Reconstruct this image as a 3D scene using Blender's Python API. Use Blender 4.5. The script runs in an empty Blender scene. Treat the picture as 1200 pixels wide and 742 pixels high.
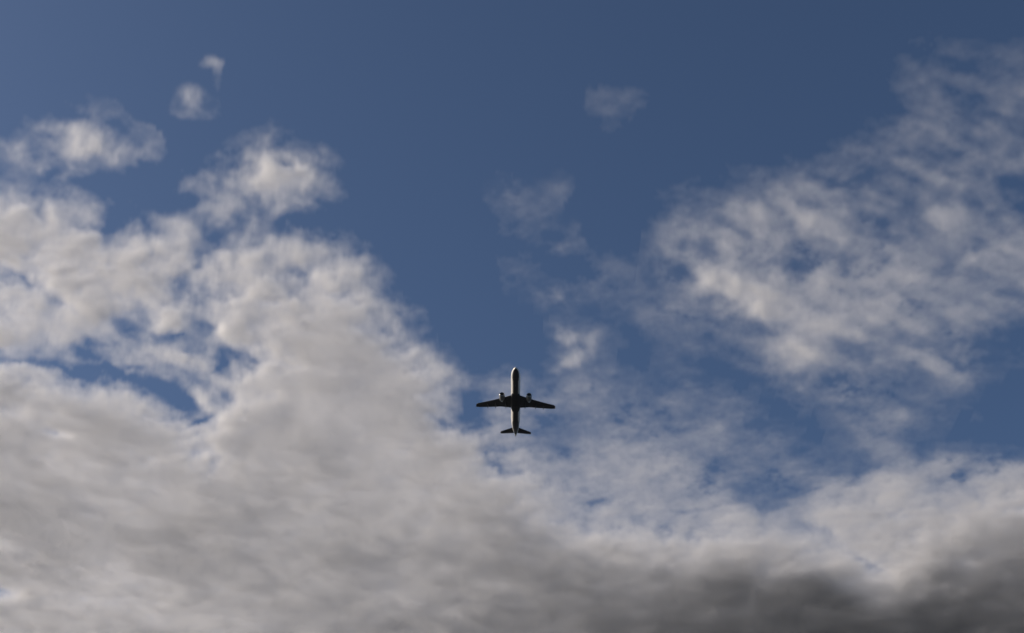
import bpy, math
import numpy as np
from mathutils import Vector, Matrix

SC = bpy.context.scene
R = math.radians
PI = math.pi

# ------------------------------------------------------------------ camera
CAM_ELEV = 35.0
LENS = 50.0
cam = bpy.data.objects.new('camera', bpy.data.cameras.new('camera'))
SC.collection.objects.link(cam)
SC.camera = cam
cam.data.lens = LENS
cam.data.sensor_width = 36.0
cam.data.clip_start = 0.1
cam.data.clip_end = 200000.0
cam.location = (0, 0, 1.6)
cam.rotation_euler = (PI / 2 + R(CAM_ELEV), 0, 0)

# ------------------------------------------------------------------ sky and sun
SUN_EL, SUN_AZ = 25.0, 82.0          # azimuth measured from the view direction towards the left
w = bpy.data.worlds.new('World')
SC.world = w
w.use_nodes = True
bg = w.node_tree.nodes['Background']
sky = w.node_tree.nodes.new('ShaderNodeTexSky')
sky.sky_type = 'NISHITA'
sky.sun_disc = False
sky.sun_elevation = R(SUN_EL)
sky.sun_rotation = R(-SUN_AZ)
sky.altitude = 0
sky.air_density = 0.7
sky.dust_density = 1.1
sky.ozone_density = 3.2
w.node_tree.links.new(sky.outputs[0], bg.inputs[0])
bg.inputs[1].default_value = 0.092

sd = Vector((-math.sin(R(SUN_AZ)) * math.cos(R(SUN_EL)), math.cos(R(SUN_AZ)) * math.cos(R(SUN_EL)), math.sin(R(SUN_EL))))
L = bpy.data.lights.new('sun', 'SUN')
L.energy = 5.0
L.angle = R(0.5)
L.color = (1.0, 0.86, 0.70)
so = bpy.data.objects.new('sun', L)
SC.collection.objects.link(so)
so.rotation_euler = sd.to_track_quat('Z', 'Y').to_euler()

SC.view_settings.view_transform = 'Standard'
SC.view_settings.look = 'None'
SC.view_settings.exposure = -0.03
SC.view_settings.gamma = 1.0
SC.cycles.max_bounces = 24
SC.cycles.volume_bounces = 14
SC.cycles.volume_step_rate = 1.0
SC.cycles.use_denoising = True

# ------------------------------------------------------------------ helpers
def link(o, parent=None):
    SC.collection.objects.link(o)
    if parent:
        o.parent = parent
    return o

def tag(o, label=None, cat=None, group=None, kind=None):
    for k, v in (('label', label), ('category', cat), ('group', group), ('kind', kind)):
        if v:
            o[k] = v
    return o

def mesh(name, V, F, mat, parent=None, smooth=True):
    me = bpy.data.meshes.new(name)
    me.from_pydata([tuple(v) for v in V], [], F)
    me.update()
    if smooth:
        me.polygons.foreach_set('use_smooth', [True] * len(me.polygons))
    me.materials.append(mat)
    return link(bpy.data.objects.new(name, me), parent)

def loft(rings, cap=True):
    """rings: list of equally long point lists, closed around"""
    n = len(rings[0])
    V = [p for r in rings for p in r]
    F = []
    for i in range(len(rings) - 1):
        for j in range(n):
            k = (j + 1) % n
            F.append((i * n + j, i * n + k, (i + 1) * n + k, (i + 1) * n + j))
    if cap:
        F.append(tuple(reversed(range(n))))
        F.append(tuple((len(rings) - 1) * n + j for j in range(n)))
    return V, F

def join(parts):
    V, F = [], []
    for v, f in parts:
        o = len(V)
        V += list(v)
        F += [tuple(i + o for i in q) for q in f]
    return V, F

def principled(name, col, rough=0.4, metal=0.0, coat=0.0):
    m = bpy.data.materials.new(name)
    m.use_nodes = True
    b = m.node_tree.nodes['Principled BSDF']
    b.inputs['Base Color'].default_value = (*col, 1)
    b.inputs['Roughness'].default_value = rough
    b.inputs['Metallic'].default_value = metal
    b.inputs['Coat Weight'].default_value = coat
    return m

def worn(name, col, rough=0.4, metal=0.0, coat=0.0, scale=1.2, amt=0.18, stretch=(0.15, 1, 1)):
    """paint with faint streaky grime along the airflow"""
    m = principled(name, col, rough, metal, coat)
    nt = m.node_tree
    b = nt.nodes['Principled BSDF']
    tc = nt.nodes.new('ShaderNodeTexCoord')
    mp = nt.nodes.new('ShaderNodeMapping')
    mp.inputs['Scale'].default_value = stretch
    nz = nt.nodes.new('ShaderNodeTexNoise')
    nz.inputs['Scale'].default_value = scale
    nz.inputs['Detail'].default_value = 6
    cr = nt.nodes.new('ShaderNodeValToRGB')
    cr.color_ramp.elements[0].position = 0.35
    cr.color_ramp.elements[1].position = 0.65
    d = 1 - amt
    cr.color_ramp.elements[0].color = (col[0] * d, col[1] * d, col[2] * d * 0.97, 1)
    cr.color_ramp.elements[1].color = (*col, 1)
    nt.links.new(tc.outputs['Object'], mp.inputs['Vector'])
    nt.links.new(mp.outputs[0], nz.inputs['Vector'])
    nt.links.new(nz.outputs[0], cr.inputs[0])
    nt.links.new(cr.outputs[0], b.inputs['Base Color'])
    return m

# ------------------------------------------------------------------ ground
def ground():
    m = bpy.data.materials.new('dark_countryside')
    m.use_nodes = True
    nt = m.node_tree
    b = nt.nodes['Principled BSDF']
    b.inputs['Roughness'].default_value = 0.95
    tc = nt.nodes.new('ShaderNodeTexCoord')
    n1 = nt.nodes.new('ShaderNodeTexNoise')
    n1.inputs['Scale'].default_value = 0.004
    n1.inputs['Detail'].default_value = 12
    cr = nt.nodes.new('ShaderNodeValToRGB')
    e = cr.color_ramp.elements
    e[0].position, e[0].color = 0.35, (0.026, 0.034, 0.044, 1)
    e[1].position, e[1].color = 0.7, (0.045, 0.053, 0.062, 1)
    nt.links.new(tc.outputs['Object'], n1.inputs['Vector'])
    nt.links.new(n1.outputs[0], cr.inputs[0])
    nt.links.new(cr.outputs[0], b.inputs['Base Color'])
    n, rad = 96, 60000.0
    V = [(0, 0, 0)]
    F = []
    rr = [20, 200, 2000, 12000, rad]
    for r in rr:
        V += [(r * math.cos(2 * PI * k / n), r * math.sin(2 * PI * k / n), 0) for k in range(n)]
    F += [(0, 1 + k, 1 + (k + 1) % n) for k in range(n)]
    for i in range(len(rr) - 1):
        a, c = 1 + i * n, 1 + (i + 1) * n
        F += [(a + k, c + k, c + (k + 1) % n, a + (k + 1) % n) for k in range(n)]
    g = mesh('ground', V, F, m)
    g['kind'] = 'structure'
ground()

# ------------------------------------------------------------------ clouds
# How much of the sky each patch of the cloud deck covers (0 clear .. 9 closed), far edge of the deck last.
ROWS = [
 "000000000000000000000000000000000000000000000000",
 "000000000000000000000000000000000000000000000000",
 "000000000000000000000000000000000000000000133433",
 "000000000000000000000000000000000000000001344433",
 "000000001100000000000000000122000000000001565455",
 "012551000000000000000000000010000000000136664355",
 "223443210001310000000000000000000000012466655443",
 "110212100024635200000000000000000011146665665533",
 "100000002345655300000002111000032345576666765432",
 "765331311242531000000002110001234457665766565543",
 "887532665411411000000001101001455467667645666655",
 "888876866267756410000001011010557775747756666565",
 "658888888767835663000001100121144886657776665455",
 "656788876357875765000001112121334578877655755444",
 "887886387368888887510000011011222356787777655664",
 "888745332377899997411000002210112235899865433321",
 "444344455524789999732000002210012025888656774532",
 "787642124357999999983113311441133102343553235211",
 "888887631557899999997114554425552210122533323110",
 "999998874388999999996225322466665543000144431100",
 "997999998799999999999965666777777652421244211111",
 "999999889889999999999985665787884433552223555455",
 "999999999999999999999997856777677633435667644466",
 "999999999999999999999999886687868864358867664677",
 "999999999999999999999999998677666579846788887899",
 "999999999999999999999999999999889998663655588899",
 "899999999999999999999999999999999999998555688899",
 "899999999999999999999999999999999999999865888999",
 "999999999999999999999999999999999999999999999999",
 "999999999999999999999999999999999999999999999999",
]
# finer features: (x, y, half length, half width, angle of the long axis in degrees clockwise, change of cover)
FEAT = [
 # small clouds of the upper left
 (219, 102, 13, 6, 35, .52), (244, 65, 11, 4, 0, .36), (253, 76, 4, 10, 0, .28), (242, 118, 5, 5, 0, .2),
 (68, 138, 28, 6, 5, .3), (112, 160, 40, 6, 25, .2), (95, 170, 22, 6, -20, .25), (135, 178, 14, 7, -40, .2), (165, 172, 18, 4, 15, .2),
 (8, 160, 16, 7, 20, .2), (18, 180, 16, 7, 60, .15), (45, 188, 9, 6, 0, .2), (25, 140, 18, 3, -5, .15),
 (310, 190, 18, 20, 0, .35), (295, 212, 22, 14, 0, .15), (330, 205, 26, 12, 10, .25), (352, 192, 26, 6, 35, .4), (354, 216, 12, 8, 0, .25), (388, 208, 8, 4, 50, .25),
 (316, 155, 4, 14, 5, .22), (268, 205, 8, 6, 30, .3), (335, 190, 8, 5, 20, -.35), (212, 212, 8, 5, 20, .25), (250, 214, 16, 7, 35, .2), (265, 240, 8, 12, 20, .3),
 (380, 180, 5, 8, 0, .2), (290, 258, 6, 10, 0, .3), (72, 207, 8, 5, 0, .18), (128, 228, 5, 3, 0, .2), (101, 246, 8, 3, -30, .2),
 # left bank: clear lanes and lumps
 (118, 282, 5, 16, -30, -.35), (125, 262, 7, 14, -10, -.35), (22, 322, 20, 5, 15, -.55), (60, 340, 30, 4, 30, -.4), (42, 239, 5, 5, 0, -.25),
 (175, 270, 3, 20, 10, -.3), (176, 303, 10, 8, 20, -.25), (228, 306, 5, 9, 40, -.4), (213, 328, 8, 12, 20, -.4), (200, 345, 10, 6, 0, -.3), (235, 285, 6, 12, 30, -.3),
 (40, 424, 62, 4, 4, -.75), (110, 425, 30, 8, 0, -.45), (95, 399, 9, 10, 30, -.5), (150, 432, 40, 6, 15, -.5), (185, 446, 16, 12, 20, -.5), (212, 462, 20, 10, 45, -.55),
 (150, 375, 16, 7, 0, -.45), (205, 384, 26, 6, 0, -.4), (262, 418, 8, 16, -10, -.45), (280, 406, 12, 6, 0, -.5), (248, 370, 8, 6, 0, -.4), (160, 392, 20, 6, 30, -.2),
 (195, 367, 10, 6, 0, .35), (178, 402, 16, 11, 30, .35), (212, 408, 22, 6, 5, .25), (240, 412, 12, 6, 0, .25), (145, 415, 18, 9, 0, .25),
 (275, 374, 15, 12, 0, .3), (235, 458, 18, 4, 45, .5), (270, 460, 10, 8, 45, -.45), (236, 486, 12, 5, -25, -.55), (32, 448, 7, 3, 20, -.3), (62, 503, 12, 3, 0, -.2),
 (235, 521, 12, 5, -10, -.3), (250, 540, 6, 12, 30, -.2), (300, 560, 8, 5, 0, -.2), (302, 415, 10, 7, 0, -.35), (262, 440, 20, 4, 20, .2),
 (323, 344, 10, 4, -10, -.6), (332, 300, 12, 3, 40, -.35), (340, 312, 20, 3, 0, -.3), (395, 337, 22, 4, 0, -.35), (410, 345, 8, 4, 0, -.35),
 (360, 295, 24, 8, 5, .35), (390, 318, 40, 7, 5, .2), (425, 322, 14, 8, 45, .2), (428, 354, 10, 3, 0, -.4), (372, 345, 8, 10, 0, -.25),
 (445, 381, 20, 3, 5, -.35), (462, 366, 14, 9, 30, .3), (463, 398, 10, 6, 40, -.25), (508, 418, 14, 9, 35, .35), (478, 400, 20, 8, 40, .2),
 (505, 380, 12, 2, 10, .12), (488, 372, 8, 2, -30, .12), (503, 407, 3, 12, 0, .15), (518, 435, 18, 12, 30, .15), (540, 440, 9, 5, 20, .25),
 (515, 482, 16, 3, 40, -.4), (525, 490, 8, 8, 0, -.25), (572, 525, 26, 6, 42, -.35), (555, 508, 8, 8, 0, .3), (548, 470, 14, 22, 0, -.25), (588, 545, 10, 5, 40, -.2),
 (605, 520, 20, 5, 0, .1), (575, 500, 14, 5, 0, -.1), (2, 688, 10, 8, 0, -.35),
 (610, 550, 14, 3, 0, -.3), (640, 560, 4, 14, 25, -.4), (683, 605, 5, 9, 0, -.45), (752, 600, 14, 5, 0, -.35), (772, 617, 8, 4, 0, -.3), (814, 617, 10, 5, -15, -.45), (758, 557, 8, 5, 0, -.25), (800, 585, 8, 4, 0, -.2), (662, 565, 4, 8, 0, -.2),
 (870, 567, 18, 6, 0, -.35), (842, 533, 14, 8, 0, -.3), (890, 590, 10, 8, 45, -.3), (930, 560, 12, 5, 0, -.3),
 (120, 405, 26, 8, 10, -.2), (225, 432, 36, 8, 15, -.2), (232, 398, 14, 6, 0, -.2), (170, 245, 26, 9, 30, -.3), (195, 225, 24, 10, 0, -.3), (125, 212, 30, 8, 0, -.2), (255, 265, 10, 12, 0, -.25), (340, 258, 30, 7, -10, -.35), (778, 628, 12, 6, -10, .35),
 # middle wisps
 (605, 240, 8, 26, 0, .35), (655, 215, 14, 7, -35, .45), (605, 222, 14, 10, 0, .12), (625, 260, 16, 3, -30, .1), (652, 288, 16, 4, -10, .4), (655, 335, 18, 7, 15, .65), (675, 340, 8, 4, 40, .2), (640, 340, 12, 8, 0, .1),
 (708, 320, 12, 8, 0, .3), (700, 345, 10, 6, 0, .1), (730, 270, 10, 5, 0, .1), (700, 103, 16, 4, 5, .12), (715, 123, 15, 7, -20, .16), (735, 118, 8, 4, -20, .08), (850, 177, 10, 2, -30, .1),
 (660, 386, 16, 5, 25, 1.0), (692, 392, 12, 6, 0, 1.0), (672, 410, 16, 6, -20, 1.0), (662, 397, 8, 4, 0, -.2), (688, 442, 18, 7, -5, .4), (640, 458, 30, 6, -12, .15), (740, 440, 8, 6, 0, .12), (614, 437, 10, 8, 45, .15),
 (780, 455, 26, 10, 0, .15), (870, 470, 30, 4, 0, .15), (785, 462, 8, 3, 30, -.15), (855, 458, 8, 6, 0, -.1), (670, 493, 20, 6, 0, -.2),
 (620, 330, 20, 25, 0, .06), (690, 385, 60, 40, 0, .03),
 # right bank: ripples
 (1000, 290, 170, 80, 15, .13), (1120, 190, 90, 60, -20, .16), (1130, 320, 70, 60, 0, .12), (1040, 420, 70, 30, 10, .1),
 (775, 276, 12, 9, 0, .3), (784, 235, 8, 12, 0, .2), (806, 265, 10, 4, 30, .15), (852, 270, 18, 10, 45, .25), (883, 240, 18, 13, 0, .35), (850, 320, 62, 9, 30, .35), (880, 335, 40, 12, 30, .25),
 (886, 288, 9, 9, 0, -.4), (828, 262, 6, 10, 20, -.25), (825, 283, 14, 4, 0, -.2), (867, 236, 5, 14, 0, -.25), (798, 304, 9, 6, 0, -.25), (826, 354, 16, 5, 10, -.3), (875, 362, 22, 5, 20, -.3), (762, 312, 8, 10, 0, -.3), (790, 345, 18, 5, 0, -.1),
 (765, 325, 12, 9, -30, .2), (760, 350, 14, 5, 0, .1), (810, 335, 14, 8, 0, .1),
 (920, 220, 22, 13, 0, .2), (958, 240, 20, 8, -25, .25), (945, 256, 18, 7, -20, .25), (1015, 222, 50, 6, 0, -.25), (985, 240, 26, 4, 20, -.1), (955, 227, 12, 5, 0, -.3), (940, 276, 10, 6, 0, -.55), (985, 265, 22, 5, 30, -.2),
 (1025, 256, 20, 4, 35, -.35), (1050, 273, 20, 5, -8, -.3), (1025, 288, 12, 5, 30, -.2), (1048, 303, 26, 4, 5, -.25), (992, 303, 12, 6, 30, -.15), (912, 300, 22, 5, 15, -.35), (930, 312, 14, 3, 35, -.25), (1010, 275, 30, 6, 20, .15), (1045, 288, 30, 5, 12, .12),
 (1138, 312, 26, 5, 15, -.3), (1145, 298, 8, 6, 0, -.15), (985, 334, 22, 4, 20, -.15), (1045, 338, 26, 7, 0, -.2), (1100, 338, 14, 9, 0, .15), (1010, 315, 60, 6, 15, .1), (1125, 265, 40, 12, 0, .1), (1170, 335, 30, 6, 0, -.2),
 (1130, 223, 22, 5, -5, -.3), (1175, 210, 16, 16, 0, -.25), (1180, 235, 16, 6, 0, -.15), (1120, 240, 12, 6, 0, -.15),
 (1100, 110, 8, 14, 20, .15), (1090, 120, 32, 14, -35, .15), (1040, 150, 36, 10, -32, .2), (965, 185, 26, 9, 5, .2), (930, 190, 16, 8, 0, .1), (1140, 115, 14, 12, 0, -.2), (1125, 145, 10, 10, 0, -.2), (1170, 130, 26, 10, -20, .15), (1200, 150, 14, 20, 0, -.1), (1178, 62, 6, 6, 0, -.2), (1115, 62, 12, 8, 0, .12), (1150, 60, 10, 8, 0, .06),
 (1098, 148, 12, 6, 20, -.2), (1148, 175, 12, 10, 0, -.2), (1075, 85, 20, 6, -30, .1), (1060, 100, 6, 6, 0, -.1),
 (950, 387, 44, 14, -12, .2), (905, 375, 5, 7, 0, -.35), (1010, 397, 8, 8, 0, -.35), (1085, 412, 16, 10, 20, .3), (1048, 408, 20, 8, 0, .15), (1095, 395, 12, 6, 40, -.25), (1100, 365, 16, 8, 20, -.2), (1150, 392, 50, 8, 5, -.25), (1130, 362, 26, 6, -8, .15), (1125, 402, 22, 6, 10, .25), (1117, 445, 12, 9, 20, .2), (1110, 420, 6, 8, 0, -.1),
 (1000, 440, 14, 6, 0, -.2), (1040, 435, 12, 10, -20, .15), (1010, 480, 14, 8, 20, .15), (1050, 480, 12, 14, 0, .15), (1095, 488, 16, 5, -10, .15), (1036, 460, 8, 8, 0, -.15), (1080, 440, 18, 10, 0, -.2), (1170, 450, 14, 8, 0, .1),
 (1025, 515, 22, 9, 15, .2), (1110, 545, 30, 7, -8, .2), (975, 575, 26, 10, -5, .15), (975, 595, 30, 10, 8, .2), (1050, 565, 40, 12, 15, .1), (1012, 575, 3, 5, 0, -.4), (1026, 588, 4, 7, 10, -.45), (978, 570, 14, 4, 15, -.2),
 (965, 622, 26, 5, 20, -.35), (1005, 650, 20, 6, 35, -.35), (1030, 664, 14, 9, 30, -.1), (1072, 660, 10, 6, 0, -.15), (1100, 558, 8, 6, 0, -.2), (1148, 580, 8, 5, 30, -.3), (1135, 562, 6, 14, 0, -.2), (935, 610, 10, 12, 40, -.15), (920, 640, 12, 12, 0, .15), (1070, 585, 60, 14, 25, .1), (920, 575, 22, 8, 0, -.25),
]
# where the deck is deep and so dark from below: (x, y, sx, sy, vertical optical depth added)
DEEP = [
 (1040, 800, 250, 90, 18), (1250, 680, 150, 150, 10), (900, 775, 220, 65, 5), (740, 780, 180, 75, 5), (850, 695, 110, 26, 3.0), (1010, 710, 90, 24, 6),
 (520, 740, 140, 50, 1.5), (250, 740, 260, 60, .6), (260, 620, 60, 24, 1.5), (420, 640, 60, 24, 1.5), (30, 620, 40, 24, 1.6),
 (560, 620, 60, 30, 1.4), (470, 500, 60, 30, .6), (650, 660, 60, 30, 1.2), (140, 575, 90, 26, .8),
 (1110, 640, 40, 40, 1.5),
]

rng = np.random.default_rng(11)
VX = 12.0                                  # voxel edge, m
DECK = 5000.0                              # height of the deck, m
GX0, GX1, GY0, GY1 = -6700.0, 6200.0, 4300.0, 14200.0
NX, NY, NZ = int((GX1 - GX0) / VX), int((GY1 - GY0) / VX), 21

def blur1(a, s, ax):
    r = max(1, int(3 * s))
    k = np.exp(-0.5 * (np.arange(-r, r + 1) / s) ** 2)
    k /= k.sum()
    pad = [(0, 0)] * a.ndim
    pad[ax] = (r, r)
    p = np.pad(a, pad, mode='edge')
    out = np.zeros_like(a)
    n = a.shape[ax]
    for i, kv in enumerate(k):
        sl = [slice(None)] * a.ndim
        sl[ax] = slice(i, i + n)
        out += kv * p[tuple(sl)]
    return out

def fnoise(shape, beta, lo=0.0, stretch=None):
    ks = np.meshgrid(*[np.fft.fftfreq(n) * (stretch[i] if stretch else 1) for i, n in enumerate(shape)], indexing='ij')
    K = np.sqrt(sum(a ** 2 for a in ks))
    K.flat[0] = 1
    f = np.fft.fftn(rng.standard_normal(shape).astype(np.float32)) * (K ** 2 + lo ** 2) ** (-beta / 2)
    f.flat[0] = 0
    r = np.real(np.fft.ifftn(f)).astype(np.float32)
    return r / r.std()

def bilin(m, x, y):
    """m indexed [row, col], x and y in cells, clamped"""
    h, w_ = m.shape
    x = np.clip(x, 0, w_ - 1.001)
    y = np.clip(y, 0, h - 1.001)
    i, j = x.astype(int), y.astype(int)
    fx, fy = x - i, y - j
    return (m[j, i] * (1 - fx) + m[j, i + 1] * fx) * (1 - fy) + (m[j + 1, i] * (1 - fx) + m[j + 1, i + 1] * fx) * fy

def cover_maps():
    """cover and extra depth on a chart of the deck, 4 chart units per cell"""
    q = 4.0
    W, H, MARG = 1200, 750, 160
    xs = np.arange(-MARG, W + MARG, q)
    ys = np.arange(-MARG, H + MARG, q)
    X, Y = np.meshgrid(xs, ys)
    g = np.array([[int(c) for c in r] for r in ROWS], float) / 9.0
    m = bilin(g, X / 25.0 - 0.5, Y / 25.0 - 0.5)
    m = blur1(blur1(m, 1.8, 0), 1.8, 1)
    for (x, y, a, b, ang, v) in FEAT:
        c, s = math.cos(R(ang)), math.sin(R(ang))
        u = ((X - x) * c + (Y - y) * s) / a
        t = (-(X - x) * s + (Y - y) * c) / b
        v *= (1.0 if v < 0 else 0.8) * (1 if x < 600 else 0.85)
        m += v * np.exp(-0.5 * (u * u + t * t) * 1.6)
    # the eastern half of the deck is thinner than the western
    east = 1 / (1 + np.exp(-(X - 590 - 0.25 * (Y - 450)) / 22)) * (1 / (1 + np.exp((Y - 635) / 16)))
    m = m * (1 - east) + east * np.clip(m, 0, 1.05) * (0.55 + 0.22 * np.clip(m, 0, 1.05))
    d = np.zeros_like(m)
    for (x, y, a, b, v) in DEEP:
        d += 0.22 * v * np.exp(-0.5 * (((X - x) / a) ** 2 + ((Y - y) / b) ** 2))
    soft = blur1(blur1(m, 7, 0), 7, 1)
    soft_e = blur1(blur1(m, 4, 0), 4, 1)
    m = m * (1 - 0.35 * east) + 0.35 * east * soft_e
    return m, d, soft, east, (lambda x, y: ((x + MARG) / q, (y + MARG) / q))

def cloud_field():
    m, deep, soft, east, tocell = cover_maps()
    x = GX0 + (np.arange(NX) + .5) * VX
    y = GY0 + (np.arange(NY) + .5) * VX
    X, Y = np.meshgrid(x, y, indexing='ij')
    # the deck seen along the survey direction: bearing of each column from the chart's origin
    e = R(CAM_ELEV)
    D = DECK - 1.6
    dep = Y * math.cos(e) + D * math.sin(e)
    up = -Y * math.sin(e) + D * math.cos(e)
    f = LENS / 36 * 1200
    U = 600 + f * X / dep
    Vv = 371 - 8 - f * up / dep
    # ragged outlines: shift the chart a little by turbulence
    wx = fnoise((NX, NY), 2.1, 0.012)
    wy = fnoise((NX, NY), 2.1, 0.012)
    fx, fy = fnoise((NX, NY), 1.5, 0.04), fnoise((NX, NY), 1.5, 0.04)
    cx, cy = tocell(U + 4.5 * wx + 1.8 * fx, Vv + 4.5 * wy + 1.8 * fy)
    del fx, fy
    M = bilin(m, cx, cy)
    E = bilin(deep, cx, cy)
    SF = bilin(soft, cx, cy)
    EA = bilin(east, cx, cy)
    del wx, wy
    n2 = fnoise((NX, NY), 1.8, 0.02)
    M0 = np.clip(M, 0, 1)
    n2b = fnoise((NX, NY), 1.4, 0.035)
    curd = 1 / (1 + np.exp((Vv - 450 + 0.15 * U) / 30))
    edge = 0.12 + 0.45 * curd + 2.0 * M0 * (1.05 - M0)
    M = np.clip(M, 0, 2)
    A = M ** 1.1 + 0.085 * n2 * edge * (1 - 0.45 * EA) + 0.26 * n2b * M0 * np.clip(1.15 - M0, 0, 1) * (1 - 0.4 * EA)
    veil = np.clip((SF - 0.45) / 0.4, 0, 1)
    A *= 1 - 0.28 / (1 + np.exp(-(U - 1010) / 50)) / (1 + np.exp((Vv - 540) / 20))
    A *= 1 - 0.26 * EA / (1 + np.exp(-(Vv - 470) / 15))
    east_veil = np.clip((SF - 0.27) / 0.2, 0, 1) * EA
    A = np.maximum(A, (0.27 * veil + 0.30 * east_veil * (1 - veil)) * (1 + 0.3 * n2))
    A = np.where(M < 0.035, np.minimum(A, M * 0.9), A)
    # the deck frays out towards its borders
    bd = np.minimum(np.minimum(X - GX0, GX1 - X) / 1000, (GY1 - Y) / 1300)
    fray = np.clip(bd * 1.5 - 0.25 + 0.25 * n2b, 0, 1)
    # ripples running running across the eastern bank
    rp = fnoise((400, 400), 2.4, 0.10)
    a_ = R(22)
    ru, rv = U * math.cos(a_) + Vv * math.sin(a_), -U * math.sin(a_) + Vv * math.cos(a_)
    rip = bilin(rp, np.abs(ru) / 9.0 % 398, np.abs(rv + 900) / 3.2 % 398)
    A = A + 0.10 * rip * np.clip(M0 * 2.2, 0, 1) / (1 + np.exp(-(U - 760) / 30)) / (1 + np.exp((Vv - 500) / 20))
    A = np.clip(A, 0, 0.925)
    A *= fray
    big = fnoise((NX, NY), 2.6, 0.008)
    tau = np.clip(1 + 0.16 * big, 0.45, 1.8) * -np.log(1 - A) * 0.5 * (0.75 + 0.4 * A) + np.clip(E, 0, None) * np.clip(M * 1.4 - .3, 0, 1)
    # depth of the cloud and its wavy middle
    hz = 15 + 22 * np.sqrt(np.clip(tau, 0, 6)) + 5 * (1 - 0.2 * M0) * np.clip(fnoise((NX, NY), 1.8, 0.02), -1.5, 2)
    hz = np.clip(hz, 14, 90)
    zc = 120 + 5 * fnoise((NX, NY), 1.9, 0.008)
    n3 = fnoise((NX, NY, 36), 2.2, 0.02, stretch=(1, 1, 1.3))[:, :, :NZ]
    z = (np.arange(NZ) + .5) * VX - 7
    zz = (z[None, None, :] - zc[:, :, None]) / hz[:, :, None]
    prof = np.clip(1 - zz ** 2, 0, 1)
    lump = np.clip(0.8 + 0.40 * n3 * (1 - 0.62 * M0)[:, :, None], 0.05, 3)
    rho = prof * lump
    col = rho.sum(2) * VX
    mean = (prof.sum(2) * VX) * 0.8
    colm = 0.55 * col + 0.45 * mean + 1e-3
    rho *= (tau / colm)[:, :, None]
    rho[tau < 0.012] = 0
    rho[:, :, 0] = 0
    rho[:, :, -1] = 0
    return rho.astype(np.float32), U, Vv, M

# cores on the chart by which the deck is divided into single clouds: (name, label, [(x, y, radius)])
CLOUDS = [
 ('cloud_bank', 'broad bright white cloud bank spreading from the left edge to under the airliner',
   [(60, 300, 90), (160, 300, 70), (60, 480, 120), (330, 400, 130), (450, 480, 110), (300, 650, 250), (100, 650, 200), (560, 640, 120), (700, 600, 110), (240, 410, 60), (640, 500, 60), (400, 320, 70), (780, 540, 80), (790, 470, 50), (880, 480, 50), (640, 455, 40), (690, 445, 25), (850, 690, 150), (560, 740, 160), (880, 620, 60), (1000, 740, 110), (1200, 760, 90)]),
 ('cloud_bank', 'rippled grey cloud bank filling the upper right of the sky',
   [(950, 280, 170), (1120, 150, 110), (1150, 300, 130), (850, 300, 80), (780, 260, 50), (960, 390, 80), (1090, 400, 80), (1040, 470, 60), (790, 350, 50), (1170, 400, 50), (850, 380, 40), (740, 350, 25)]),
 ('cloud', 'dark grey cloud with cream centre low at the right edge, below the rippled bank',
   [(1050, 590, 100), (1150, 600, 100), (1130, 680, 60), (970, 590, 50), (1025, 515, 28)]),
 ('cloud', 'thin torn cloud streak at the far left above the bright bank',
   [(60, 140, 40), (120, 165, 45), (20, 175, 30), (160, 175, 25), (75, 207, 8)]),
 ('cloud', 'tiny curled wisp highest in the upper left sky', [(219, 102, 16), (245, 72, 16), (242, 118, 8)]),
 ('cloud', 'small ragged white puff floating just above the bright left bank', [(310, 195, 45), (350, 205, 35), (260, 215, 35), (316, 155, 12), (228, 208, 22)]),
 ('cloud', 'faint upright wisp straight above the airliner in mid sky', [(608, 235, 28), (655, 215, 22), (620, 265, 12)]),
 ('cloud', 'barely visible pale smudge high right of centre in the blue', [(715, 115, 32), (850, 177, 8)]),
 ('cloud', 'small flat faint puff between the airliner and the faint upright wisp', [(655, 335, 30), (652, 288, 18), (708, 325, 26), (610, 320, 20), (730, 270, 10)]),
 ('cloud', 'little hook shaped puff just above and right of the airliner', [(665, 388, 20), (690, 395, 18), (670, 412, 18), (690, 385, 14)]),
]

def cloud_material():
    m = bpy.data.materials.new('cloud_droplets')
    m.use_nodes = True
    nt = m.node_tree
    nt.nodes.clear()
    o = nt.nodes.new('ShaderNodeOutputMaterial')
    p = nt.nodes.new('ShaderNodeVolumePrincipled')
    nt.links.new(p.outputs[0], o.inputs['Volume'])
    p.inputs['Color'].default_value = (1.0, 1.0, 1.0, 1)
    p.inputs['Density'].default_value = 1.0
    p.inputs['Anisotropy'].default_value = 0.3
    return m

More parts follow.
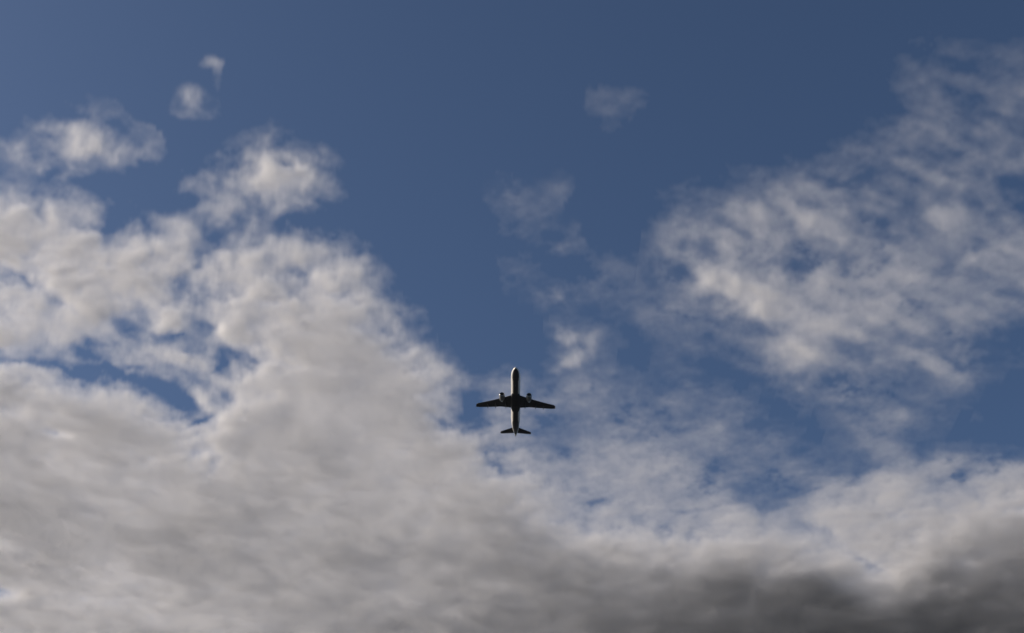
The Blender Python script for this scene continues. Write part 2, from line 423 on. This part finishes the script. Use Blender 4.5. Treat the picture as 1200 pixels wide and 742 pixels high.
def volume_object(name, rho, mn, mat):
    nx, ny, nz = rho.shape
    me = bpy.data.meshes.new(name)
    me.vertices.add(nx * ny * nz)
    me.attributes.new('dens', 'FLOAT', 'POINT').data.foreach_set('value', np.ascontiguousarray(rho).ravel())
    grid = bpy.data.objects.new(name + '_density', me)      # the numbers of the density grid; not part of the scene
    ob = link(bpy.data.objects.new(name, bpy.data.volumes.new(name)))
    ob.location = mn
    ng = bpy.data.node_groups.new('cloud_grid', 'GeometryNodeTree')
    ng.interface.new_socket('Geometry', in_out='INPUT', socket_type='NodeSocketGeometry')
    ng.interface.new_socket('Geometry', in_out='OUTPUT', socket_type='NodeSocketGeometry')
    N, K = ng.nodes.new, ng.links.new
    gi, go = N('NodeGroupInput'), N('NodeGroupOutput')
    vc = N('GeometryNodeVolumeCube')
    vc.inputs['Min'].default_value = (0, 0, 0)
    vc.inputs['Max'].default_value = ((nx - 1) * VX, (ny - 1) * VX, (nz - 1) * VX)
    for k, v in zip('XYZ', (nx, ny, nz)):
        vc.inputs['Resolution ' + k].default_value = v
    pos = N('GeometryNodeInputPosition')
    s = N('ShaderNodeVectorMath'); s.operation = 'SCALE'; s.inputs['Scale'].default_value = 1 / VX
    K(pos.outputs[0], s.inputs[0])
    a = N('ShaderNodeVectorMath'); a.operation = 'ADD'; a.inputs[1].default_value = (.5, .5, .5)
    K(s.outputs[0], a.inputs[0])
    fl = N('ShaderNodeVectorMath'); fl.operation = 'FLOOR'
    K(a.outputs[0], fl.inputs[0])
    d = N('ShaderNodeVectorMath'); d.operation = 'DOT_PRODUCT'; d.inputs[1].default_value = (ny * nz, nz, 1)
    K(fl.outputs[0], d.inputs[0])
    ti = N('FunctionNodeFloatToInt'); ti.rounding_mode = 'ROUND'
    K(d.outputs['Value'], ti.inputs[0])
    at = N('GeometryNodeInputNamedAttribute'); at.data_type = 'FLOAT'; at.inputs['Name'].default_value = 'dens'
    si = N('GeometryNodeSampleIndex'); si.data_type = 'FLOAT'; si.domain = 'POINT'
    oi = N('GeometryNodeObjectInfo')
    oi.inputs['Object'].default_value = grid
    K(oi.outputs['Geometry'], si.inputs['Geometry'])
    K([o for o in at.outputs if o.enabled][0], si.inputs['Value'])
    K(ti.outputs[0], si.inputs['Index'])
    K(si.outputs[0], vc.inputs['Density'])
    sm = N('GeometryNodeSetMaterial')
    sm.inputs['Material'].default_value = mat
    K(vc.outputs[0], sm.inputs[0])
    K(sm.outputs[0], go.inputs[0])
    ob.data.materials.append(mat)
    ob.modifiers.new('droplet_density', 'NODES').node_group = ng
    return ob

def build_clouds():
    rho, U, V, M = cloud_field()
    dist = []
    for i, (_, _, cores) in enumerate(CLOUDS):
        dist.append(np.min([np.hypot(U - x, (V - y) * 1.3) - r for (x, y, r) in cores], axis=0))
    # neighbouring clouds melt into each other over a short way
    share = np.exp(-(np.array(dist) - np.min(dist, axis=0)) / 4.0)
    share[share < 0.02] = 0
    share /= share.sum(0)
    mat = cloud_material()
    for i, (name, label, _) in enumerate(CLOUDS):
        k = share[i] * (rho.max(2) > 0)
        ii, jj = np.where(k > 0)
        i0, i1, j0, j1 = ii.min() - 1, ii.max() + 2, jj.min() - 1, jj.max() + 2
        i0, j0 = max(i0, 0), max(j0, 0)
        sub = rho[i0:i1, j0:j1] * k[i0:i1, j0:j1, None]
        zz = np.where(sub.max((0, 1)) > 0)[0]
        z0, z1 = max(zz.min() - 1, 0), zz.max() + 2
        sub = sub[:, :, z0:z1]
        ob = volume_object(name, sub, (GX0 + (i0 + .5) * VX + 1.7 * i, GY0 + (j0 + .5) * VX - 1.3 * i, DECK - 120 + (z0 + .5) * VX - 7 + 0.9 * i), mat)
        tag(ob, label, 'cloud', 'clouds drifting across the sky')

build_clouds()

# ------------------------------------------------------------------ airliner
# local axes: x towards the nose, y to port, z up; metres
def airliner():
    root = bpy.data.objects.new('airliner', None)
    root.empty_display_size = 5
    link(root)
    tag(root, 'white twin engine passenger jet with a dark shaded belly, flying alone under the clouds', 'airplane')
    WHITE = fuselage_paint()
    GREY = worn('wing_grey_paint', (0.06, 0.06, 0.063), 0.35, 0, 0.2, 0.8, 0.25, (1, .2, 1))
    METAL = worn('bare_metal', (0.62, 0.62, 0.63), 0.28, 1.0)
    DARK = principled('dark_engine_metal', (0.03, 0.03, 0.033), 0.45, 0.6)
    GLASS = principled('cockpit_glass', (0.01, 0.012, 0.015), 0.06, 0, 1)
    NAC = worn('nacelle_paint', (0.20, 0.20, 0.20), 0.3, 0, 0.4)
    LEN, RAD, NOSE = 44.5, 2.02, 21.0

    def fus_profile(s):
        """s: metres aft of the nose tip -> (half width, half height, centre height)"""
        if s < 6.2:
            t = max(s, 0) / 6.2
            r = (1 - (1 - t) ** 2.15) ** 0.62
            return RAD * r, RAD * r * (0.97 + .06 * t), -0.55 * (1 - t) ** 1.8
        tail = LEN - 13.5
        if s > tail:
            t = (s - tail) / 13.5
            wd = RAD * (1 - t ** 1.75 * 0.93)
            ht = RAD * 1.03 * (1 - t ** 1.6 * 0.87)
            return wd, ht, (RAD * 1.03 - ht) * 0.92
        return RAD, RAD * 1.03, 0.0

    ss = [0.0, 0.06, .2, .4, .7, 1.1, 1.6, 2.2, 2.9, 3.7, 4.6, 5.5, 6.2] + list(np.linspace(7.5, LEN - 13.5, 20)) + list(np.linspace(LEN - 12.8, LEN, 18))
    n = 40
    rings = []
    for s in ss:
        a, b, c = fus_profile(s)
        a, b = max(a, .03), max(b, .03)
        rings.append([(NOSE - s, a * math.cos(2 * PI * k / n), c + b * math.sin(2 * PI * k / n)) for k in range(n)])
    V, F = loft(rings)
    fus = mesh('fuselage', V, F, WHITE, root)
    # auxiliary exhaust at the very tail
    a, b, c = fus_profile(LEN)
    V, F = loft([[(NOSE - LEN + x, r * math.cos(2 * PI * k / 16), c + r * math.sin(2 * PI * k / 16)) for k in range(16)] for x, r in ((0.3, .2), (-.18, .17), (-.18, .12), (.1, .12))])
    mesh('exhaust_outlet', V, F, METAL, fus)

    # windscreen: six panes wrapped round the nose, one mesh
    V, F = [], []
    for (s0, s1, s2, s3, a0, a1) in [(1.75, 2.75, 1.78, 2.70, 89, 64), (1.85, 2.8, 2.15, 3.05, 62, 42), (2.25, 3.1, 2.85, 3.3, 40, 25)]:
        for sg in (1, -1):
            q = []
            for s, ang in ((s0, a0), (s1, a0), (s3, a1), (s2, a1)):
                a, b, c = fus_profile(s)
                q.append((NOSE - s, sg * (a * 1.008 + .006) * math.cos(R(ang)), c + (b * 1.008 + .006) * math.sin(R(ang))))
            o = len(V)
            V += q
            F.append((o, o + 1, o + 2, o + 3) if sg < 0 else (o + 3, o + 2, o + 1, o))
    mesh('windscreen', V, F, GLASS, fus, False)

    # cabin doors, four a side, slightly raised skins with dark seams beneath
    for s in (5.6, 14.2, 27.0, 38.2):
        for sg in (1, -1):
            parts = []
            for grow, lift in ((.06, .004), (0, .012)):
                q = []
                for i in range(2):
                    for ang in np.linspace(-14 - grow * 20, 40 + grow * 20, 7):
                        sp = s + (-.42 - grow if i == 0 else .42 + grow)
                        a, b, c = fus_profile(sp)
                        q.append((NOSE - sp, sg * (a + lift) * math.cos(R(ang)), c + (b + lift) * math.sin(R(ang))))
                f = [(k, k + 1, k + 8, k + 7) if sg < 0 else (k + 7, k + 8, k + 1, k) for k in range(6)]
                parts.append((q, f))
            d = mesh('cabin_door', *parts[0], DARK, fus)
            mesh('door_skin', *parts[1], principled_cached('door_white', (0.78, 0.78, 0.78)), d)

    # belly fairing
    rings = []
    for s in np.linspace(0, 1, 19):
        x = 8.3 - s * 14.5
        g = max(math.sin(PI * min(max(s, .012), .988)), 0) ** 0.42
        rings.append([(x, 2.28 * g * math.cos(t) * 1.0, -1.15 - 1.28 * g * (1 if math.sin(t) < 0 else .35) * abs(math.sin(t)) ** .8 * 1.0) if math.sin(t) < 0 else
                      (x, 2.28 * g * math.cos(t), -1.15 + .55 * g * math.sin(t)) for t in [2 * PI * k / 32 for k in range(32)]])
    V, F = loft(rings)
    fair = mesh('belly_fairing', V, F, BELLY(), root)
    # main wheel doors under the fairing
    for sg in (1, -1):
        V, F = loft([[(x, sg * y, -2.437 + dz) for x, y in ((-0.2, .08), (-3.0, .08), (-3.0, 1.25), (-.2, 1.25))] for dz in (0.05, -.02)])
        mesh('wheel_door', V, F, GREY, fair, False)

    def airfoil(chord, thick, m_=22):
        pts = []
        xs = [0.5 * (1 - math.cos(PI * i / m_)) for i in range(m_ + 1)]
        yt = lambda x: 5 * thick * (0.2969 * math.sqrt(x) - .126 * x - .3516 * x * x + .2843 * x ** 3 - .1036 * x ** 4)
        for x in xs:
            pts.append((x * chord, (yt(x) + .015 * math.sin(PI * x)) * chord))
        for x in reversed(xs[1:-1]):
            pts.append((x * chord, (-yt(x) + .015 * math.sin(PI * x)) * chord))
        return pts

    # wing stations: span, leading edge x, chord, height, thickness
    def wing_z(y):
        t = max(y - 1.8, 0) / 15.2
        return -1.35 + 0.088 * max(y - 1.8, 0) + 1.15 * t * t
    def wing_le(y):
        return 5.1 - 0.525 * max(y - 1.9, -1) if y > 1.9 else 5.1 + (1.9 - y) * .6
    def wing_te(y):
        k = 6.2
        if y < k:
            return -2.1 - 0.03 * (y - 1.9)
        return -2.23 - 0.262 * (y - k)
    for sg in (1, -1):
        rings = []
        for y in [0.6, 1.9, 2.6, 3.8, 5, 6.2, 8, 10, 12, 14, 15.4, 16.3, 16.8, 17.0]:
            le, te = wing_le(y), wing_te(y)
            ch = le - te
            if y > 16.2:
                sh = (y - 16.2) / .8
                le -= .55 * sh * sh
                te += 0.15 * sh
                ch = le - te
            th = np.interp(y, [0, 6.2, 17], [.148, .118, .10]) * (1 if y < 16.9 else .4)
            af = airfoil(ch, th)
            zz = wing_z(y)
            tw = R(np.interp(y, [0, 17], [3.5, -.5]))
            ring = []
            for cx, cz in af:
                dx, dz = -cx, cz
                ring.append((le + dx * math.cos(tw) + dz * math.sin(tw), sg * y, zz + dz * math.cos(tw) + dx * math.sin(tw) + ch * .4 * math.sin(tw)))
            rings.append(ring)
        V, F = loft(rings)
        if sg > 0:
            F = [tuple(reversed(f)) for f in F]
        wg = mesh('wing', V, F, GREY, root)
        # leading edge slat skin, bare metal
        # flap track fairings
        for y in (4.1, 8.6, 11.9):
            te = wing_te(y)
            zz = wing_z(y)
            rg = []
            Lf = 4.3 if y < 6 else 3.6 if y < 10 else 2.9
            for s in np.linspace(0, 1, 13):
                g = max(math.sin(PI * min(max(s ** .8, .01), .99)), 0) ** .7
                rg.append([(te + Lf * .84 - s * Lf, sg * y + .24 * g * math.cos(t), zz - .42 - .12 * s + .34 * g * math.sin(t)) for t in [2 * PI * k / 14 for k in range(14)]])
            V, F = loft(rg)
            mesh('flap_fairing', V, F, GREY, wg)
        # aileron: lower skin panel with a seam
        q = []
        for y in (12.9, 16.0):
            te = wing_te(y)
            for dx in (0.03, .62):
                q.append((te + dx, sg * y, wing_z(y) - .06 - .07 * dx))
        V, F = loft([[(a, b, c) for a, b, c in (q[0], q[1], q[3], q[2])], [(a, b, c - .018) for a, b, c in (q[0], q[1], q[3], q[2])]])
        mesh('aileron', V, F, principled_cached('aileron_grey', (0.09, 0.092, 0.095)), wg, False)
        # wingtip fence
        zt = wing_z(17.0)
        pr = [(.95, 0), (.25, .62), (-.75, 1.0), (-1.15, .95), (-1.0, 0), (-.95, -.62), (-.7, -.68), (-.05, -.45)]
        xc = wing_te(17) + 1.0
        V, F = loft([[(xc + a, sg * (17.0 + o + .06 * abs(b)), zt + b * .8) for a, b in pr] for o in (-.03, .05)])
        mesh('wingtip_fence', V, F, WHITE2(), wg, False)

        # engine
        ey, ez, ex = 5.75, -2.75, 7.25
        prof = [(0.0, .93), (-.02, 1.0), (.10, 1.045), (.0, 1.045)]
        out = [(0.02, .93), (.10, .965), (.10, 1.0), (0.0, 1.06), (-.35, 1.15), (-1.0, 1.22), (-1.8, 1.21), (-2.6, 1.12), (-3.25, .98), (-3.27, .93), (-3.1, .90), (-2.6, .95)]
        inn = [(-.3, .90), (-.9, .885), (-1.0, .88)]
        def rev(pts, m_=36):
            return [[(ex + a, sg * ey + r * math.cos(2 * PI * k / m_), ez + r * math.sin(2 * PI * k / m_)) for k in range(m_)] for a, r in pts]
        V, F = loft(rev(list(reversed(inn)) + out[3:]), cap=False)
        V2, F2 = loft(rev([(-.3, .90), (.03, .93), (.09, .97), (.07, 1.01), (0.0, 1.06)]), cap=False)
        eng = bpy.data.objects.new('engine', None)
        link(eng, root)
        nac = mesh('nacelle', V, F, NAC, eng)
        mesh('inlet_lip', V2, F2, METAL, eng)
        # fan: disc of blades and a spinner
        pts = []
        V, F = loft(rev([(-.42, .02), (-.5, .14), (-.7, .24), (-.95, .29)], 20))
        mesh('spinner', V, F, METAL, eng)
        V, F = [], []
        for k in range(28):
            t0 = 2 * PI * k / 28
            for j, r in enumerate((.24, .88)):
                tw = .28 - .16 * j
                for s_ in (-1, 1):
                    t = t0 + s_ * .075 * (.3 / r + .55)
                    V.append((ex - .93 + s_ * tw * .5, sg * ey + r * math.cos(t), ez + r * math.sin(t)))
            o = 4 * k
            F.append((o, o + 1, o + 3, o + 2))
        V2, F2 = loft(rev([(-1.12, .9), (-1.16, .9)], 28))
        mesh('fan', *join([(V, F), (V2, F2)]), DARK, eng, False)
        V, F = loft(rev([(-2.4, .80), (-3.0, .72), (-3.9, .52), (-4.3, .44), (-4.3, .40), (-3.8, .40)], 28))
        V2, F2 = loft(rev([(-3.9, .33), (-4.4, .26), (-4.9, .06)], 20))
        mesh('core_nozzle', *join([(V, F), (V2, F2)]), METAL, eng)
        # pylon
        rg = []
        for x, zt_, zb, wd in ((ex - .9, ez + 1.28, ez + 1.08, .05), (ex - 1.6, ez + 1.55, ez + 1.0, .17), (wing_le(ey) + .3, -.95, ez + .85, .2), (wing_le(ey) - 1.6, -1.05, ez + .7, .2), (ex - 5.3, -1.3, ez + .75, .14), (ex - 6.3, -1.35, -1.75, .04)):
            rg.append([(x, sg * ey - wd, zb), (x, sg * ey + wd, zb), (x, sg * ey + wd, zt_), (x, sg * ey - wd, zt_)])
        V, F = loft(rg)
        mesh('pylon', V, F, GREY, eng, False)

        # horizontal stabiliser
        rings = []
        for y in (0.2, 1.0, 2.5, 4.5, 6.1, 6.55, 6.7):
            le = -16.6 - .62 * y - (.25 if y > 6.6 else .06 if y > 6.5 else 0)
            te = -20.75 - .20 * y
            af = airfoil(le - te, 0.10 if y < 6.6 else .04, 14)
            rings.append([(le - a, sg * y, 1.05 + .105 * y + b) for a, b in af])
        V, F = loft(rings)
        if sg > 0:
            F = [tuple(reversed(f)) for f in F]
        st = mesh('horizontal_stabilizer', V, F, GREY, root)
        V, F = loft([[(a, b, 1.05 + .105 * y - .045 - dz) for a, b, y in ((-20.8 - .2 * y1 + d, sg * y1, y1) for y1, d in ((1.3, .1), (1.3, 1.0), (5.9, .62), (5.9, .05)))] for dz in (.0, .03)])
        mesh('elevator', V, F, principled_cached('aileron_grey', (0.09, 0.092, 0.095)), st, False)

    # fin and rudder
    rings = []
    for z in (1.3, 2.2, 4, 6, 7.4, 7.85, 7.95):
        t = z - 1.9
        le = -13.9 - .80 * t if z > 2.0 else -12.6 - (z - 1.3) * 2.0
        te = -20.4 - .29 * t
        if z > 7.8:
            le -= .35 * (z - 7.7) / .25
        af = airfoil(le - te, .10, 14)
        rings.append([(le - a, b - .015 * 0, z) for a, b in af])
    V, F = loft(rings)
    fin = mesh('tail_fin', V, F, WHITE2(), root)
    parts = []
    for sg in (1, -1):
        q = [(-20.4 - .29 * (z - 1.9) + d, sg * (.05 + .10 * min(d, 1.6)), z) for z, d in ((2.3, .1), (2.3, 1.7), (7.6, .9), (7.6, .05))]
        parts.append(loft([q, [(a, b + sg * .02, c) for a, b, c in q]]))
    mesh('rudder', *join(parts), principled_cached('rudder_white', (.7, .7, .71)), fin, False)
    # antennas
    for x, z, h in ((12.0, -2.05, -.4), (3.0, 2.05, .35), (9.5, 2.05, .3)):
        V, F = loft([[(x + .18, .02, z), (x - .25, .02, z), (x - .25, -.02, z), (x + .18, -.02, z)], [(x - .05, .01, z + h), (x - .25, .01, z + h), (x - .25, -.01, z + h), (x - .05, -.01, z + h)]])
        mesh('antenna', V, F, principled_cached('antenna_white', (.7, .7, .7)), fus, False)
    return root

_mc = {}
def principled_cached(n, c):
    if n not in _mc:
        _mc[n] = principled(n, c, .35, 0, .2)
    return _mc[n]
def WHITE2():
    if 'w2' not in _mc:
        _mc['w2'] = worn('white_paint', (.78, .78, .78), .3, 0, .4)
    return _mc['w2']
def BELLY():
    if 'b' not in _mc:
        _mc['b'] = worn('belly_shade_paint', (.04, .04, .045), .4, 0, .2)  # near-black colour stands in for the shade under the fairing
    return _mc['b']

def fuselage_paint():
    """white above, belly shade painted dark on the underside, one row of cabin windows, faint skin seams"""
    m = worn('fuselage_paint', (.80, .77, .71), .28, 0, .5)
    nt = m.node_tree
    N, K = nt.nodes.new, nt.links.new
    b = nt.nodes['Principled BSDF']
    base = b.inputs['Base Color'].links[0].from_socket
    tc = next(x for x in nt.nodes if x.type == 'TEX_COORD')
    sx = N('ShaderNodeSeparateXYZ')
    K(tc.outputs['Object'], sx.inputs[0])
    def M_(op, a, b_=None, c=None):
        q = N('ShaderNodeMath')
        q.operation = op
        for i, v in enumerate((a, b_, c)):
            if v is None:
                continue
            if isinstance(v, (int, float)):
                q.inputs[i].default_value = v
            else:
                K(v, q.inputs[i])
        return q.outputs[0]
    x, z = sx.outputs['X'], sx.outputs['Z']
    def mix(fac, a, col):
        q = N('ShaderNodeMix')
        q.data_type = 'RGBA'
        K(fac, q.inputs['Factor'])
        K(a, q.inputs['A'])
        q.inputs['B'].default_value = (*col, 1)
        return q.outputs['Result']
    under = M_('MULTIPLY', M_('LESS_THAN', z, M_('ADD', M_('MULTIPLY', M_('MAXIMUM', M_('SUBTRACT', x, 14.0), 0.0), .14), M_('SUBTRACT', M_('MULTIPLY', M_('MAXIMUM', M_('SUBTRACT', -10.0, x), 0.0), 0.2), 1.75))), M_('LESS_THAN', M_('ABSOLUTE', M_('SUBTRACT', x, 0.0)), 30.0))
    c = mix(under, base, (.04, .04, .045))  # shade of the belly put into the base colour
    px = M_('PINGPONG', x, .2665)
    dx = M_('DIVIDE', M_('SUBTRACT', px, 0.0), .115)
    dz = M_('DIVIDE', M_('SUBTRACT', z, .48), .17)
    r = M_('ADD', M_('MULTIPLY', dx, dx), M_('MULTIPLY', dz, dz))
    win = M_('MULTIPLY', M_('LESS_THAN', r, 1.0), M_('LESS_THAN', M_('ABSOLUTE', M_('ADD', x, 0.3)), 15.0))
    c = mix(win, c, (.015, .017, .02))
    seam = M_('LESS_THAN', M_('PINGPONG', x, 1.6), .012)
    c = mix(M_('MULTIPLY', seam, .5), c, (.3, .3, .3))
    K(c, b.inputs['Base Color'])
    return m

plane = airliner()
# placed in the air: 610 m from the photographer, nose up, coming overhead
PITCH, ROLL, YAW = 12.6, -2.0, 0.0
plane.location = (1.57, 520.55, 321.51)
f_ = Vector((math.sin(R(YAW)) * math.cos(R(PITCH)), -math.cos(R(YAW)) * math.cos(R(PITCH)), math.sin(R(PITCH))))
l_ = Vector((0, 0, 1)).cross(f_).normalized()
u_ = f_.cross(l_)
cr, sr = math.cos(R(ROLL)), math.sin(R(ROLL))
l2, u2 = l_ * cr + u_ * sr, u_ * cr - l_ * sr
plane.rotation_euler = Matrix((f_, l2, u2)).transposed().to_euler()
